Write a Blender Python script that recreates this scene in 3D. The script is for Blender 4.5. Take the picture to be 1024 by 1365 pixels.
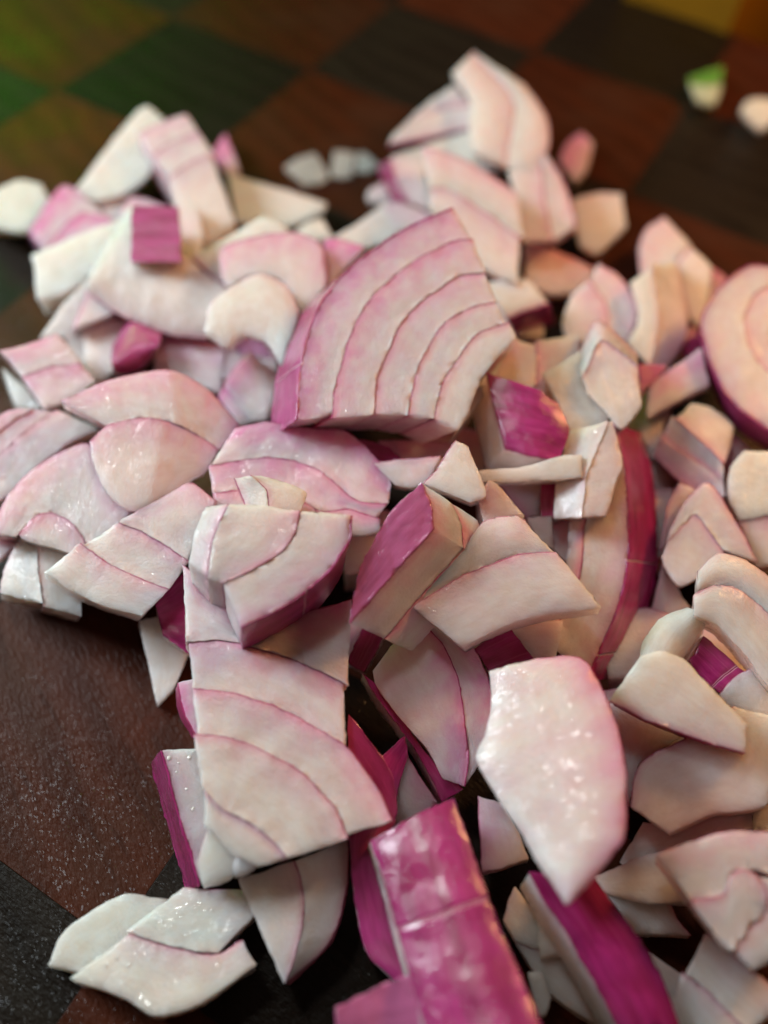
import bpy, math, random
from mathutils import Vector, Matrix, noise

for o in list(bpy.data.objects):
    bpy.data.objects.remove(o)
scene = bpy.context.scene
COL = scene.collection
MM = 0.001

# ------------------------------------------------------------------ camera
# Camera attitude from the vanishing points of the chequered board; metres, board top at z = 0.
FPX = 1024.0
HCAM = 98.0 * MM
N = Vector((.0557, -.5308, -.8457)).normalized()          # board normal seen from the camera (x right, y down, z forward)
FW = Vector((0, 0, 1))
YW = (FW - N * FW.dot(N)).normalized()
XW = YW.cross(N)
def cam2world(v):
    return Vector((XW.dot(v), YW.dot(v), N.dot(v)))
CAMLOC = -cam2world(FW) * (HCAM / -N.z)
cam = bpy.data.cameras.new('camera')
camo = bpy.data.objects.new('camera', cam)
COL.objects.link(camo)
r, d, f = cam2world(Vector((1, 0, 0))), cam2world(Vector((0, 1, 0))), cam2world(Vector((0, 0, 1)))
camo.matrix_world = Matrix(((r.x, -d.x, -f.x, CAMLOC.x), (r.y, -d.y, -f.y, CAMLOC.y),
                            (r.z, -d.z, -f.z, CAMLOC.z), (0, 0, 0, 1)))
cam.sensor_fit = 'HORIZONTAL'
cam.sensor_width = 36
cam.lens = 36
cam.clip_start = 0.004
cam.clip_end = 20
cam.dof.use_dof = True
cam.dof.focus_distance = 0.088
cam.dof.aperture_fstop = 10.0
scene.camera = camo

# ------------------------------------------------------------------ light
world = bpy.data.worlds.new('World')
scene.world = world
world.use_nodes = True
bg = world.node_tree.nodes['Background']
bg.inputs[0].default_value = (1.0, .60, .42, 1)
bg.inputs[1].default_value = 0.055
def area(name, loc, target, size, power, col, shape='RECTANGLE', size_y=None):
    l = bpy.data.lights.new(name, 'AREA')
    l.shape = shape
    l.size = size
    if size_y:
        l.size_y = size_y
    l.energy = power
    l.color = col
    o = bpy.data.objects.new(name, l)
    COL.objects.link(o)
    o.location = loc
    o.rotation_euler = (Vector(target) - Vector(loc)).to_track_quat('-Z', 'Y').to_euler()
    return o
area('window_light', (-.28, .05, .20), (0, 0, .01), .11, 1.22, (.84, .94, 1.0), size_y=.11)
area('kitchen_lamp', (.16, .11, .16), (.02, 0, .01), .04, .33, (1.0, .48, .17), size_y=.04)
area('ceiling_lamp', (-.13, .10, .42), (0, 0, .01), .050, .34, (.95, 1.0, .98), size_y=.050)
area('green_reflection_lamp', (-.62, .80, .46), (-.06, .06, 0), .40, 1.5, (.10, 1.0, .015), size_y=.26)  # added lamp standing in for an unseen green thing reflected in the board
vs = scene.view_settings
vs.view_transform = 'Standard'
vs.look = 'None'
vs.exposure = -0.14
vs.gamma = 1.0
scene.cycles.max_bounces = 16
scene.cycles.diffuse_bounces = 8
scene.cycles.glossy_bounces = 3

# ------------------------------------------------------------------ node helpers
def new_mat(name):
    m = bpy.data.materials.new(name)
    m.use_nodes = True
    nt = m.node_tree
    nt.nodes.clear()
    out = nt.nodes.new('ShaderNodeOutputMaterial')
    b = nt.nodes.new('ShaderNodeBsdfPrincipled')
    nt.links.new(b.outputs[0], out.inputs[0])
    return m, nt, b
class G:
    def __init__(s, nt):
        s.nt = nt
    def n(s, t, **k):
        x = s.nt.nodes.new(t)
        for a, v in k.items():
            setattr(x, a, v)
        return x
    def l(s, a, b):
        s.nt.links.new(a, b)
    def put(s, sock, v):
        if isinstance(v, bpy.types.NodeSocket):
            s.l(v, sock)
        else:
            sock.default_value = v
    def m(s, op, a, b=0.0, c=0.0, clamp=False):
        x = s.n('ShaderNodeMath', operation=op, use_clamp=clamp)
        s.put(x.inputs[0], a); s.put(x.inputs[1], b)
        if op in ('MULTIPLY_ADD', 'SMOOTH_MIN'):
            s.put(x.inputs[2], c)
        return x.outputs[0]
    def mix(s, fac, a, b):
        x = s.n('ShaderNodeMix', data_type='RGBA')
        s.put(x.inputs[0], fac); s.put(x.inputs[6], a); s.put(x.inputs[7], b)
        return x.outputs[2]
    def ramp(s, x, lo, hi, a=0.0, b=1.0, smooth=True):
        y = s.n('ShaderNodeMapRange', interpolation_type='SMOOTHSTEP' if smooth else 'LINEAR')
        s.put(y.inputs[0], x)
        y.inputs[1].default_value = lo; y.inputs[2].default_value = hi
        y.inputs[3].default_value = a; y.inputs[4].default_value = b
        return y.outputs[0]
    def noise(s, vec, scale, detail=3, rough=.5, out='Fac'):
        x = s.n('ShaderNodeTexNoise')
        s.l(vec, x.inputs['Vector'])
        x.inputs['Scale'].default_value = scale
        x.inputs['Detail'].default_value = detail
        x.inputs['Roughness'].default_value = rough
        return x.outputs[out]
    def stretch(s, vec, sc):
        x = s.n('ShaderNodeMapping')
        s.l(vec, x.inputs[0])
        x.inputs['Scale'].default_value = sc
        return x.outputs[0]
    def bump(s, h, strength, dist, normal=None):
        x = s.n('ShaderNodeBump')
        x.inputs['Strength'].default_value = strength
        x.inputs['Distance'].default_value = dist
        s.l(h, x.inputs['Height'])
        if normal is not None:
            s.l(normal, x.inputs['Normal'])
        return x.outputs[0]

# ------------------------------------------------------------------ onion materials
def flesh_material():
    m, nt, b = new_mat('onion_flesh')
    g = G(nt)
    vd = g.n('ShaderNodeAttribute', attribute_name='vd').outputs['Fac']
    dat = g.n('ShaderNodeAttribute', attribute_name='dat')
    sep = g.n('ShaderNodeSeparateColor')
    g.l(dat.outputs['Color'], sep.inputs[0])
    sk, pk, wt = sep.outputs[0], sep.outputs[1], sep.outputs[2]
    gr = dat.outputs['Alpha']
    crd = g.n('ShaderNodeAttribute', attribute_name='crd').outputs['Vector']
    n1 = g.noise(crd, .35, 3)
    n2 = g.noise(crd, 1.6, 3)
    fib = g.noise(g.stretch(crd, (.6, 1.2, 1.2)), .7, 3)
    # flesh: cream, pinker close to each layer's outer membrane
    fall = g.ramp(vd, 0.0, 4.5, 1.15, .45)
    pinkf = g.m('MULTIPLY', g.m('MULTIPLY', pk, fall), g.ramp(n1, .25, .75, .8, 1.5), clamp=True)
    cream = g.mix(g.ramp(fib, .3, .7), (.84, .755, .66, 1), (.90, .845, .77, 1))
    vein = g.noise(g.stretch(crd, (.10, 1.7, 1.7)), 1.3, 2)
    cream = g.mix(g.ramp(vein, .5, .7, 0, .16), cream, (.70, .56, .50, 1))
    col = g.mix(pinkf, cream, (.78, .28, .49, 1))
    col = g.mix(gr, col, (.10, .32, .02, 1))
    # the membrane line
    t = g.m('ADD', vd, g.m('MULTIPLY', g.m('SUBTRACT', n2, .5), .22))
    line = g.m('MULTIPLY', g.ramp(t, .04, .19, 1.0, 0.0), sk, clamp=True)
    soft = g.m('MULTIPLY', g.ramp(t, .05, 1.1, .40, 0.0), sk, clamp=True)
    col = g.mix(soft, col, (.66, .17, .33, 1))
    col = g.mix(line, col, (.38, .014, .11, 1))
    g.l(col, b.inputs['Base Color'])
    g.l(g.m('MULTIPLY_ADD', g.m('ADD', line, soft, clamp=True), -.7, 1.0), b.inputs['Subsurface Weight'])
    b.inputs['Subsurface Radius'].default_value = (1.0, .82, .72)
    vj = g.n('ShaderNodeAttribute', attribute_name='vj').outputs['Fac']      # mm to the next layer of the same piece
    g.l(g.ramp(vj, .05, 2.2, .0004, .0056), b.inputs['Subsurface Scale'])
    b.inputs['IOR'].default_value = 1.38
    # wet cells
    vor = g.n('ShaderNodeTexVoronoi')
    g.l(g.stretch(crd, (1, 1.3, 1.3)), vor.inputs['Vector'])
    vor.inputs['Scale'].default_value = 2.3
    fine = g.noise(crd, 5.5, 2)
    h1 = g.m('ADD', g.m('MULTIPLY', vor.outputs['Distance'], -.8), g.m('MULTIPLY', fine, .8))
    h2 = g.noise(crd, .9, 2)
    nb = g.bump(h2, .08, .00035)
    nb2 = g.bump(h1, .38, .00016, nb)
    cell = g.n('ShaderNodeTexVoronoi')
    g.l(crd, cell.inputs['Vector'])
    cell.inputs['Scale'].default_value = 4.2
    tilt = g.n('ShaderNodeVectorMath', operation='SUBTRACT')
    g.l(cell.outputs['Color'], tilt.inputs[0])
    tilt.inputs[1].default_value = (.5, .5, .5)
    amt = g.n('ShaderNodeVectorMath', operation='SCALE')
    g.l(tilt.outputs[0], amt.inputs[0])
    g.l(g.ramp(g.noise(crd, .5, 2), .35, .65, .10, .42), amt.inputs['Scale'])
    add = g.n('ShaderNodeVectorMath', operation='ADD')
    g.l(amt.outputs[0], add.inputs[0])
    g.l(nb, add.inputs[1])
    nrm = g.n('ShaderNodeVectorMath', operation='NORMALIZE')
    g.l(add.outputs[0], nrm.inputs[0])
    nb3 = nrm.outputs[0]
    g.l(nb2, b.inputs['Normal'])
    patch = g.ramp(g.noise(crd, .28, 2), .42, .62)
    wet = g.m('MULTIPLY', wt, g.m('MULTIPLY_ADD', patch, .6, .4), clamp=True)
    g.l(g.ramp(wet, 0.0, 1.0, .40, .20), b.inputs['Roughness'])
    g.l(wet, b.inputs['Coat Weight'])
    b.inputs['Coat Roughness'].default_value = .06
    b.inputs['Coat IOR'].default_value = 1.33
    g.l(nb3, b.inputs['Coat Normal'])
    return m

def skin_material():
    m, nt, b = new_mat('onion_skin')
    g = G(nt)
    crd = g.n('ShaderNodeAttribute', attribute_name='crd').outputs['Vector']
    vd = g.n('ShaderNodeAttribute', attribute_name='vd').outputs['Fac']      # pale where the skin is scored
    dat = g.n('ShaderNodeAttribute', attribute_name='dat')
    sep = g.n('ShaderNodeSeparateColor')
    g.l(dat.outputs['Color'], sep.inputs[0])
    pale, wt = sep.outputs[1], sep.outputs[2]
    st = g.noise(g.stretch(crd, (.22, 1.3, .4)), .42, 5, .6)
    bl = g.noise(crd, .22, 3)
    fi = g.noise(g.stretch(crd, (.07, 2.2, 1)), 1.6, 3)
    col = g.mix(g.ramp(st, .3, .72), (.26, .008, .085, 1), (.54, .036, .235, 1))
    col = g.mix(g.m('MULTIPLY', g.ramp(bl, .42, .66), .55), col, (.32, .014, .085, 1))
    col = g.mix(g.m('MULTIPLY', g.ramp(fi, .52, .70), .2), col, (.68, .16, .34, 1))
    col = g.mix(g.ramp(g.noise(g.stretch(crd, (1, .5, .5)), .13, 3), .5, .75, 0, .4), col, (.58, .06, .23, 1))
    col = g.mix(g.m('MULTIPLY', pale, g.ramp(st, .2, .8, .6, 1.0)), col, (.78, .27, .47, 1))
    col = g.mix(g.ramp(vd, .25, .7), col, (.80, .42, .52, 1))
    g.l(col, b.inputs['Base Color'])
    b.inputs['Subsurface Weight'].default_value = .15
    b.inputs['Subsurface Radius'].default_value = (1, .35, .5)
    b.inputs['Subsurface Scale'].default_value = .0012
    b.inputs['IOR'].default_value = 1.42
    g.l(g.ramp(wt, 0, 1, .34, .18), b.inputs['Roughness'])
    h = g.m('ADD', g.noise(crd, .8, 3), g.m('MULTIPLY', g.noise(g.stretch(crd, (.3, 2, 2)), 2.4, 2), .35))
    nb = g.bump(h, .14, .0004)
    g.l(nb, b.inputs['Normal'])
    g.l(g.m('MULTIPLY_ADD', wt, .6, .4, clamp=True), b.inputs['Coat Weight'])
    b.inputs['Coat Roughness'].default_value = .07
    g.l(g.bump(g.noise(crd, 3.0, 3), .28, .0003, nb), b.inputs['Coat Normal'])
    return m
FLESH = flesh_material()
FLAKE = FLESH.copy()
FLAKE.name = 'thin_onion_flake'
FLAKE.node_tree.nodes['Principled BSDF'].inputs['Alpha'].default_value = .5
SKIN = skin_material()

# ------------------------------------------------------------------ board
def wood(name, c1, c2, c3, stripe, ang, glint):
    m, nt, b = new_mat(name)
    g = G(nt)
    geo = g.n('ShaderNodeTexCoord').outputs['Object']
    info = g.n('ShaderNodeObjectInfo')
    off = g.n('ShaderNodeVectorMath', operation='MULTIPLY_ADD')
    g.l(info.outputs['Random'], off.inputs[0])
    off.inputs[1].default_value = (.7, .9, .3)
    g.l(geo, off.inputs[2])
    mp = g.n('ShaderNodeMapping')
    mp.inputs['Rotation'].default_value = (0, 0, ang)
    g.l(off.outputs[0], mp.inputs[0])
    v = mp.outputs[0]
    w = g.n('ShaderNodeTexWave', wave_type='BANDS', bands_direction='Y')
    g.l(v, w.inputs['Vector'])
    w.inputs['Scale'].default_value = 42
    w.inputs['Distortion'].default_value = 5
    w.inputs['Detail'].default_value = 3
    w.inputs['Detail Scale'].default_value = .8
    grain = g.noise(g.stretch(v, (.12, 1, 1)), 900, 3)
    pores = g.noise(g.stretch(v, (.35, 1, 1)), 2600, 2, .6)
    blot = g.noise(v, 60, 3)
    col = g.mix(g.m('MULTIPLY', w.outputs['Fac'], stripe), c1, c2)
    col = g.mix(g.ramp(blot, .45, .75, 0, .7), col, c3)
    col = g.mix(g.ramp(grain, .52, .75, 0, .45), col, (c1[0] * .4, c1[1] * .4, c1[2] * .4, 1))
    tone = g.m('MULTIPLY_ADD', info.outputs['Random'], .5, .75)
    hv = g.n('ShaderNodeHueSaturation')
    g.l(tone, hv.inputs['Value'])
    g.l(col, hv.inputs['Color'])
    g.l(hv.outputs[0], b.inputs['Base Color'])
    g.l(g.ramp(blot, .3, .7, .34, .50), b.inputs['Roughness'])
    b.inputs['Specular IOR Level'].default_value = .14
    hh = g.m('ADD', g.m('MULTIPLY', pores, 1.0), g.m('MULTIPLY', g.noise(v, 700, 2), .5))
    g.l(g.bump(hh, .7, .00026), b.inputs['Normal'])
    # damp film: tiny facets that glint one by one
    cell = g.n('ShaderNodeTexVoronoi')
    g.l(g.stretch(v, (.6, 1, 1)), cell.inputs['Vector'])
    cell.inputs['Scale'].default_value = 6500
    geom = g.n('ShaderNodeNewGeometry').outputs['Normal']
    tilt = g.n('ShaderNodeVectorMath', operation='SUBTRACT')
    g.l(cell.outputs['Color'], tilt.inputs[0])
    tilt.inputs[1].default_value = (.5, .5, .5)
    amt = g.n('ShaderNodeVectorMath', operation='SCALE')
    g.l(tilt.outputs[0], amt.inputs[0])
    amt.inputs['Scale'].default_value = .62
    add = g.n('ShaderNodeVectorMath', operation='ADD')
    g.l(amt.outputs[0], add.inputs[0])
    g.l(geom, add.inputs[1])
    nrm = g.n('ShaderNodeVectorMath', operation='NORMALIZE')
    g.l(add.outputs[0], nrm.inputs[0])
    g.l(nrm.outputs[0], b.inputs['Coat Normal'])
    b.inputs['Coat Roughness'].default_value = .10
    g.l(g.ramp(g.noise(v, 46, 3), .46, .66, 0, glint), b.inputs['Coat Weight'])
    return m
WALNUT = wood('dark_walnut', (.011, .007, .0045, 1), (.020, .0135, .009, 1), (.018, .011, .0065, 1), .7, .15, .06)
PADAUK = wood('red_padauk', (.046, .010, .0035, 1), (.085, .018, .006, 1), (.062, .019, .009, 1), .5, .4, .10)

def ray(px, py):
    return cam2world(Vector(((px - 512) / FPX, (py - 682.5) / FPX, 1)))
def at(px, py, h):
    """photo pixel + height above the board (mm) -> world point"""
    v = ray(px, py)
    return CAMLOC + v * ((h * MM - CAMLOC.z) / v.z)

def link(name, me, parent=None, mat=None):
    o = bpy.data.objects.new(name, me)
    COL.objects.link(o)
    if parent:
        o.parent = parent
    if mat:
        me.materials.append(mat)
    return o
def tag(o, label, cat, group=None, kind=None):
    o['label'] = label
    o['category'] = cat
    if group:
        o['group'] = group
    if kind:
        o['kind'] = kind

def block_mesh(name, sx, sy, sz, bev):
    # bevelled block, top face at z = 0, origin at its corner
    prof = [(0, -bev), (bev * .3, -bev * .3), (bev, 0)]
    vs_, fs = [], []
    rings = [(0, -sz)] + prof
    for ins, z in rings:
        vs_ += [(ins, ins, z), (sx - ins, ins, z), (sx - ins, sy - ins, z), (ins, sy - ins, z)]
    for k in range(len(rings) - 1):
        for i in range(4):
            a, b_ = k * 4 + i, k * 4 + (i + 1) % 4
            fs.append((a, b_, b_ + 4, a + 4))
    n = (len(rings) - 1) * 4
    fs += [(n, n + 1, n + 2, n + 3), (3, 2, 1, 0)]
    me = bpy.data.meshes.new(name)
    me.from_pydata(vs_, [], fs)
    me.update()
    return me

TILE = 40 * MM
AX = Vector((math.sin(.4443), math.cos(.4443), 0))   # one grid direction of the board
BX = Vector((AX.y, -AX.x, 0))
CORNER = Vector((61.2, 121.2, 0)) * MM                              # a corner shared by four blocks
board = bpy.data.objects.new('cutting_board', None)
COL.objects.link(board)
board.location = (CORNER.x, CORNER.y, -.030)
board.rotation_euler = (0, 0, math.atan2(BX.y, BX.x))
tag(board, 'end grain cutting board of dark walnut and red padauk squares under the onions', 'cutting board')
tmeshes = {}
for mat in (WALNUT, PADAUK):
    me = block_mesh('wood_block', TILE - .00002, TILE - .00002, .030, .00005)
    me.materials.append(mat)
    tmeshes[mat.name] = me
for i in range(-7, 4):
    for j in range(-8, 1):
        mat = WALNUT if (i + j) % 2 == 1 else PADAUK
        o = bpy.data.objects.new('wood_block', tmeshes[mat.name])
        COL.objects.link(o)
        o.parent = board
        o.location = (i * TILE, j * TILE, .030)

# ------------------------------------------------------------------ onion piece builder
REG = dict(A=(0, 100, 450), B=(400, 50, 450), C=(650, 200, 374), D=(0, 430, 400), E=(340, 260, 380), F=(600, 420, 424),
           G=(180, 580, 380), H=(440, 600, 420), I=(680, 700, 344), J=(0, 820, 420), K=(200, 900, 420), L=(600, 980, 424),
           M=(0, 0, 512), N=(512, 0, 512), a=(824, 260, 200), b=(824, 560, 200), c=(784, 740, 240), d=(604, 440, 240),
           e=(604, 640, 240), f=(264, 540, 240), g=(440, 820, 240), h=(824, 1080, 213.78), i=(780, 0, 244), j=(0, 220, 240),
           k=(80, 130, 260), l=(360, 180, 260), m=(130, 400, 270), n=(640, 1100, 260), o=(0, 640, 260), p=(0, 840, 393.8),
           X=(0, 0, 1024))
def conv(reg, pts):
    x0, y0, w = REG[reg]
    s = w / 1024.0
    return [(x0 + p[0] * s, y0 + p[1] * s) for p in pts]

def resample(pts, us):
    """chord-length Catmull-Rom through 2-D points"""
    if len(pts) == 2:
        a, b_ = pts
        return [(a[0] + (b_[0] - a[0]) * u, a[1] + (b_[1] - a[1]) * u) for u in us]
    t = [0.0]
    for a, b_ in zip(pts, pts[1:]):
        t.append(t[-1] + max(1e-6, math.hypot(b_[0] - a[0], b_[1] - a[1])))
    T = t[-1]
    t = [x / T for x in t]
    n = len(pts)
    tan = []
    for i in range(n):
        if i == 0:
            k = (0, 1)
        elif i == n - 1:
            k = (n - 2, n - 1)
        else:
            k = (i - 1, i + 1)
        dt = t[k[1]] - t[k[0]]
        tan.append(((pts[k[1]][0] - pts[k[0]][0]) / dt, (pts[k[1]][1] - pts[k[0]][1]) / dt))
    out = []
    for u in us:
        i = 0
        while i < n - 2 and u > t[i + 1]:
            i += 1
        dt = t[i + 1] - t[i]
        s = (u - t[i]) / dt
        h00, h10, h01, h11 = 2*s**3 - 3*s*s + 1, s**3 - 2*s*s + s, -2*s**3 + 3*s*s, s**3 - s*s
        out.append(tuple(h00 * pts[i][q] + h10 * dt * tan[i][q] * .8 + h01 * pts[i+1][q] + h11 * dt * tan[i+1][q] * .8 for q in (0, 1)))
    return out

def params(length, step, e, extra=()):
    n = max(2, min(60, int(length / step)))
    e = min(.12, e / max(length, .01))
    xs = [0, e] + [e + (1 - 2 * e) * k / n for k in range(1, n)] + [1 - e, 1]
    for x in extra:
        w = .28 / max(length, .01)
        xs = [q for q in xs if abs(q - x) > w * 1.3] + [x - w, x, x + w]
    return sorted(xs)

ALL = []
PLANE = {}
RNG = random.Random(7)
def jit(p, amp):
    """coherent irregularity, mm space"""
    q = p * 320
    q2 = p * 1300
    return p + (noise.noise_vector(q) * .16 + noise.noise_vector(q2) * .075 + noise.noise_vector(p * 3100) * .04) * MM * amp

def box_mesh(name, fn, us, vs_, ws, dat, vdfn, amp, insets=.4, joined=(), span=4.0):
    """closed six-sided block P(u,v,w); edges eased; attributes vd, dat, crd"""
    nu, nv, nw = len(us), len(vs_), len(ws)
    idx, verts, vd, crd, vj = {}, [], [], [], []
    def inner(arr, k):
        return arr[1] if k == 0 else arr[-2] if k == len(arr) - 1 else arr[k]
    for a in range(nu):
        for b_ in range(nv):
            for c in range(nw):
                on = (a in (0, nu - 1)) + (b_ in (0, nv - 1)) + (c in (0, nw - 1))
                if not on:
                    continue
                p = fn(us[a], vs_[b_], ws[c])
                jn = (b_ == 0 and 0 in joined) or (b_ == nv - 1 and 1 in joined) or (c == 0 and 2 in joined) or (c == nw - 1 and 3 in joined)
                if on - jn >= 2:
                    q = fn(inner(us, a), vs_[b_] if jn and b_ in (0, nv - 1) else inner(vs_, b_), ws[c] if jn and c in (0, nw - 1) and (2 in joined or 3 in joined) else inner(ws, c))
                    p = p.lerp(q, insets if on - jn == 2 else insets + .12)
                idx[a, b_, c] = len(verts)
                x, cr = vdfn(us[a], vs_[b_], ws[c])
                vj.append(min([9.0] + [abs((vs_[b_] if q < 2 else ws[c]) - q % 2) * span for q in joined]))
                p = jit(p, amp)
                if on >= 2:
                    p += noise.noise_vector(p * 1500 + Vector((7, 3, 1))) * .15 * MM * amp
                verts.append(p)
                vd.append(x)
                crd.append(cr)
    fs = []
    def quad(a, b_, c, d_):
        fs.append((idx[a], idx[b_], idx[c], idx[d_]))
    for a in range(nu - 1):
        for b_ in range(nv - 1):
            quad((a, b_, 0), (a, b_ + 1, 0), (a + 1, b_ + 1, 0), (a + 1, b_, 0))
            quad((a, b_, nw - 1), (a + 1, b_, nw - 1), (a + 1, b_ + 1, nw - 1), (a, b_ + 1, nw - 1))
        for c in range(nw - 1):
            quad((a, 0, c), (a + 1, 0, c), (a + 1, 0, c + 1), (a, 0, c + 1))
            quad((a, nv - 1, c), (a, nv - 1, c + 1), (a + 1, nv - 1, c + 1), (a + 1, nv - 1, c))
    for b_ in range(nv - 1):
        for c in range(nw - 1):
            quad((0, b_, c), (0, b_, c + 1), (0, b_ + 1, c + 1), (0, b_ + 1, c))
            quad((nu - 1, b_, c), (nu - 1, b_ + 1, c), (nu - 1, b_ + 1, c + 1), (nu - 1, b_, c + 1))
    # orient outward
    vol = 0.0
    o0 = verts[0]
    for q in fs:
        a, b_, c, d_ = (verts[k] - o0 for k in q)
        vol += a.dot(b_.cross(c)) + a.dot(c.cross(d_))
    if vol < 0:
        fs = [q[::-1] for q in fs]
    org = Vector((sum(v.x for v in verts), sum(v.y for v in verts), sum(v.z for v in verts))) / len(verts)
    org.z = min(v.z for v in verts)
    me = bpy.data.meshes.new(name)
    me.from_pydata([v - org for v in verts], [], fs)
    me.polygons.foreach_set('use_smooth', [True] * len(fs))
    n = len(verts)
    me.attributes.new('vd', 'FLOAT', 'POINT').data.foreach_set('value', vd)
    me.attributes.new('vj', 'FLOAT', 'POINT').data.foreach_set('value', vj)
    me.attributes.new('dat', 'FLOAT_COLOR', 'POINT').data.foreach_set('color', list(dat) * n)
    me.attributes.new('crd', 'FLOAT_VECTOR', 'POINT').data.foreach_set('vector', [x for cr in crd for x in cr])
    me.update()
    return me, org

PIECE_GROUP = 'chopped red onion pieces heaped on the board'
def P(label, reg, curves, h, g=(1.4, -3.6), ext=(0, 6, 5), mode='cut', skin=None, sk=.75, pk=.45, wet=.35, gr=0.0,
      ch=None, fold=None, bulge=0.0, score=(), bands=None, layers=(1.0,), pale=0.15, amp=1.0, name='onion_piece', skpart=None,
      ubulge=0.0, mat=None, group=PIECE_GROUP, cat='onion piece'):
    """One cut piece of onion.  curves: photo outlines of the layer boundaries, outermost first, laid on a plane at height
    h (mm, at the centroid) with slope g (mm per 100 px); ext: where the back of the cut lies (px, px, mm lower).
    mode 'cut': the cut face shows, skin on the side; 'outer': the skin (or a layer's outside) faces up."""
    if bands is None:
        cs = [conv(reg, c) for c in curves]
        if mode == 'cut':
            bands = [((cs[i], (ch or [0] * 99)[i]), (cs[i + 1], (ch or [0] * 99)[i + 1])) for i in range(len(cs) - 1)]
    else:
        bands = [((conv(reg, a), (ch or [0] * 99)[2 * q]), (conv(reg, b_), (ch or [0] * 99)[2 * q + 1])) for q, (a, b_) in enumerate(bands)]
        cs = [x[0] for b_ in bands for x in b_]
    g = ((g[0] - .9) * .8, g[1] * .66)
    allp = [p for c in cs for p in c]
    cx = (min(p[0] for p in allp) + max(p[0] for p in allp)) / 2
    cy = (min(p[1] for p in allp) + max(p[1] for p in allp)) / 2
    def hh(x, y):
        return h + g[0] * (x - cx) / 100 + g[1] * (y - cy) / 100
    D = at(cx + ext[0], cy + ext[1], h - ext[2]) - at(cx, cy, h)
    dl = D.length / MM
    seed = RNG.uniform(0, 400)
    parts = []
    def dome(u, v):
        return bulge * (1 - (2 * v - 1) ** 2) + ubulge * (1 - (2 * u - 1) ** 2) - (fold[1] * max(0, u - fold[0]) if fold else 0)
    if mode == 'cut':
        for bi, ((c0, h0), (c1, h1)) in enumerate(bands):
            L = 0
            for c in (c0, c1):
                L = max(L, sum((at(*q, h) - at(*p, h)).length for p, q in zip(c, c[1:])) / MM)
            W = sum((at(*a, h) - at(*b_, h)).length for a, b_ in ((c0[0], c1[0]), (c0[len(c0)//2], c1[len(c1)//2]), (c0[-1], c1[-1]))) / 3 / MM
            sc = score if bi == 0 else ()
            us = params(L, .5, .07, sc)
            vs_ = params(W, .5, .07)
            ws = params(dl, .8, .07)
            slip = RNG.uniform(-.14, .14) / max(dl, 1) if len(bands) > 1 else 0
            A = dict(zip(us, resample(c0, us)))
            B = dict(zip(us, resample(c1, us)))
            if len(bands) > 1:                     # the layers end unevenly at the knife cut
                s0, s1 = RNG.uniform(-3, 5), RNG.uniform(-3, 5)
                for Q, cc in ((A, c0), (B, c1)):
                    t0 = Vector((cc[0][0] - cc[1][0], cc[0][1] - cc[1][1])).normalized() * s0
                    t1 = Vector((cc[-1][0] - cc[-2][0], cc[-1][1] - cc[-2][1])).normalized() * s1
                    for u in us:
                        k0, k1 = max(0, 1 - u * 6), max(0, 1 - (1 - u) * 6)
                        Q[u] = (Q[u][0] + t0.x * k0 + t1.x * k1, Q[u][1] + t0.y * k0 + t1.y * k1)
            gap = .006 / max(W, .5) if bi < len(bands) - 1 else 0
            def fn(u, v, w, A=A, B=B, h0=h0, h1=h1, slip=slip, gap=gap):
                if u not in A:
                    return None
                v = v * (1 - gap)
                a, b_ = A[u], B[u]
                x, y = a[0] + (b_[0] - a[0]) * v, a[1] + (b_[1] - a[1]) * v
                z = hh(x, y) + h0 + (h1 - h0) * v + dome(u, v) 
                return at(x, y, z) + D * (w + slip)
            def vdf(u, v, w, A=A, B=B, L=L, W=W, sc=sc, seed=seed, bi=bi):
                a, b_ = A[u], B[u]
                k = math.hypot(a[0] - b_[0], a[1] - b_[1]) / 12.0
                x = v * max(k, W * .4)
                if v == 0 and any(abs(u - q) < 1e-6 for q in sc):
                    x += .8
                return x, (u * L + seed, v * W + seed * .7 + bi * 9, w * dl)
            s = skin if (skin is not None and bi == 0) else sk
            me, org = box_mesh('onion_layer', fn, us, vs_, ws, (s, pk * (1.18 - .2 * bi) if len(bands) > 2 else pk, wet, gr[bi] if isinstance(gr, tuple) else gr), vdf, amp, joined=([0] if bi else []) + ([1] if bi < len(bands) - 1 else []), span=W)
            lay = [me, org, FLESH, 'layer', None]
            parts.append(lay)
            if bi == 0 and skin is not None and skin >= .8:
                def fs_(u, v, w, fn=fn, L=L, W=W, sc=sc):
                    e = .10 / max(W, .5)
                    p0, p1 = fn(u, 0, w), fn(u, min(.5, 1.0 / max(W, 1)), w)
                    n_ = (p0 - p1).normalized()
                    return p0 + n_ * ((.16 if v == 0 else -.10) - (.20 if any(abs(u - q) < 1e-6 for q in sc) else 0)) * MM
                def vds(u, v, w, L=L, seed=seed, sc=sc):
                    return (1.0 if any(abs(u - q) < 1e-6 for q in sc) else 0.0), (u * L + seed, w * dl, v * .2)
                me2, org2 = box_mesh('onion_skin', fs_, us, [0, 1], ws, (1, pale, wet, 0), vds, amp, insets=0.0)
                lay[4] = (me2, org2)
    else:
        nC = len(cs)
        L = max(sum((at(*q, h) - at(*p, h)).length for p, q in zip(c, c[1:])) / MM for c in cs)
        W = sum((at(*cs[i][len(cs[i])//2], h) - at(*cs[i+1][len(cs[i+1])//2], h)).length for i in range(nC - 1)) / MM
        us = params(L, .5, .12, score)
        vs_ = params(W, .5, .12)
        R = [dict(zip(us, resample(c, us))) for c in cs]
        cache = {}
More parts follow.
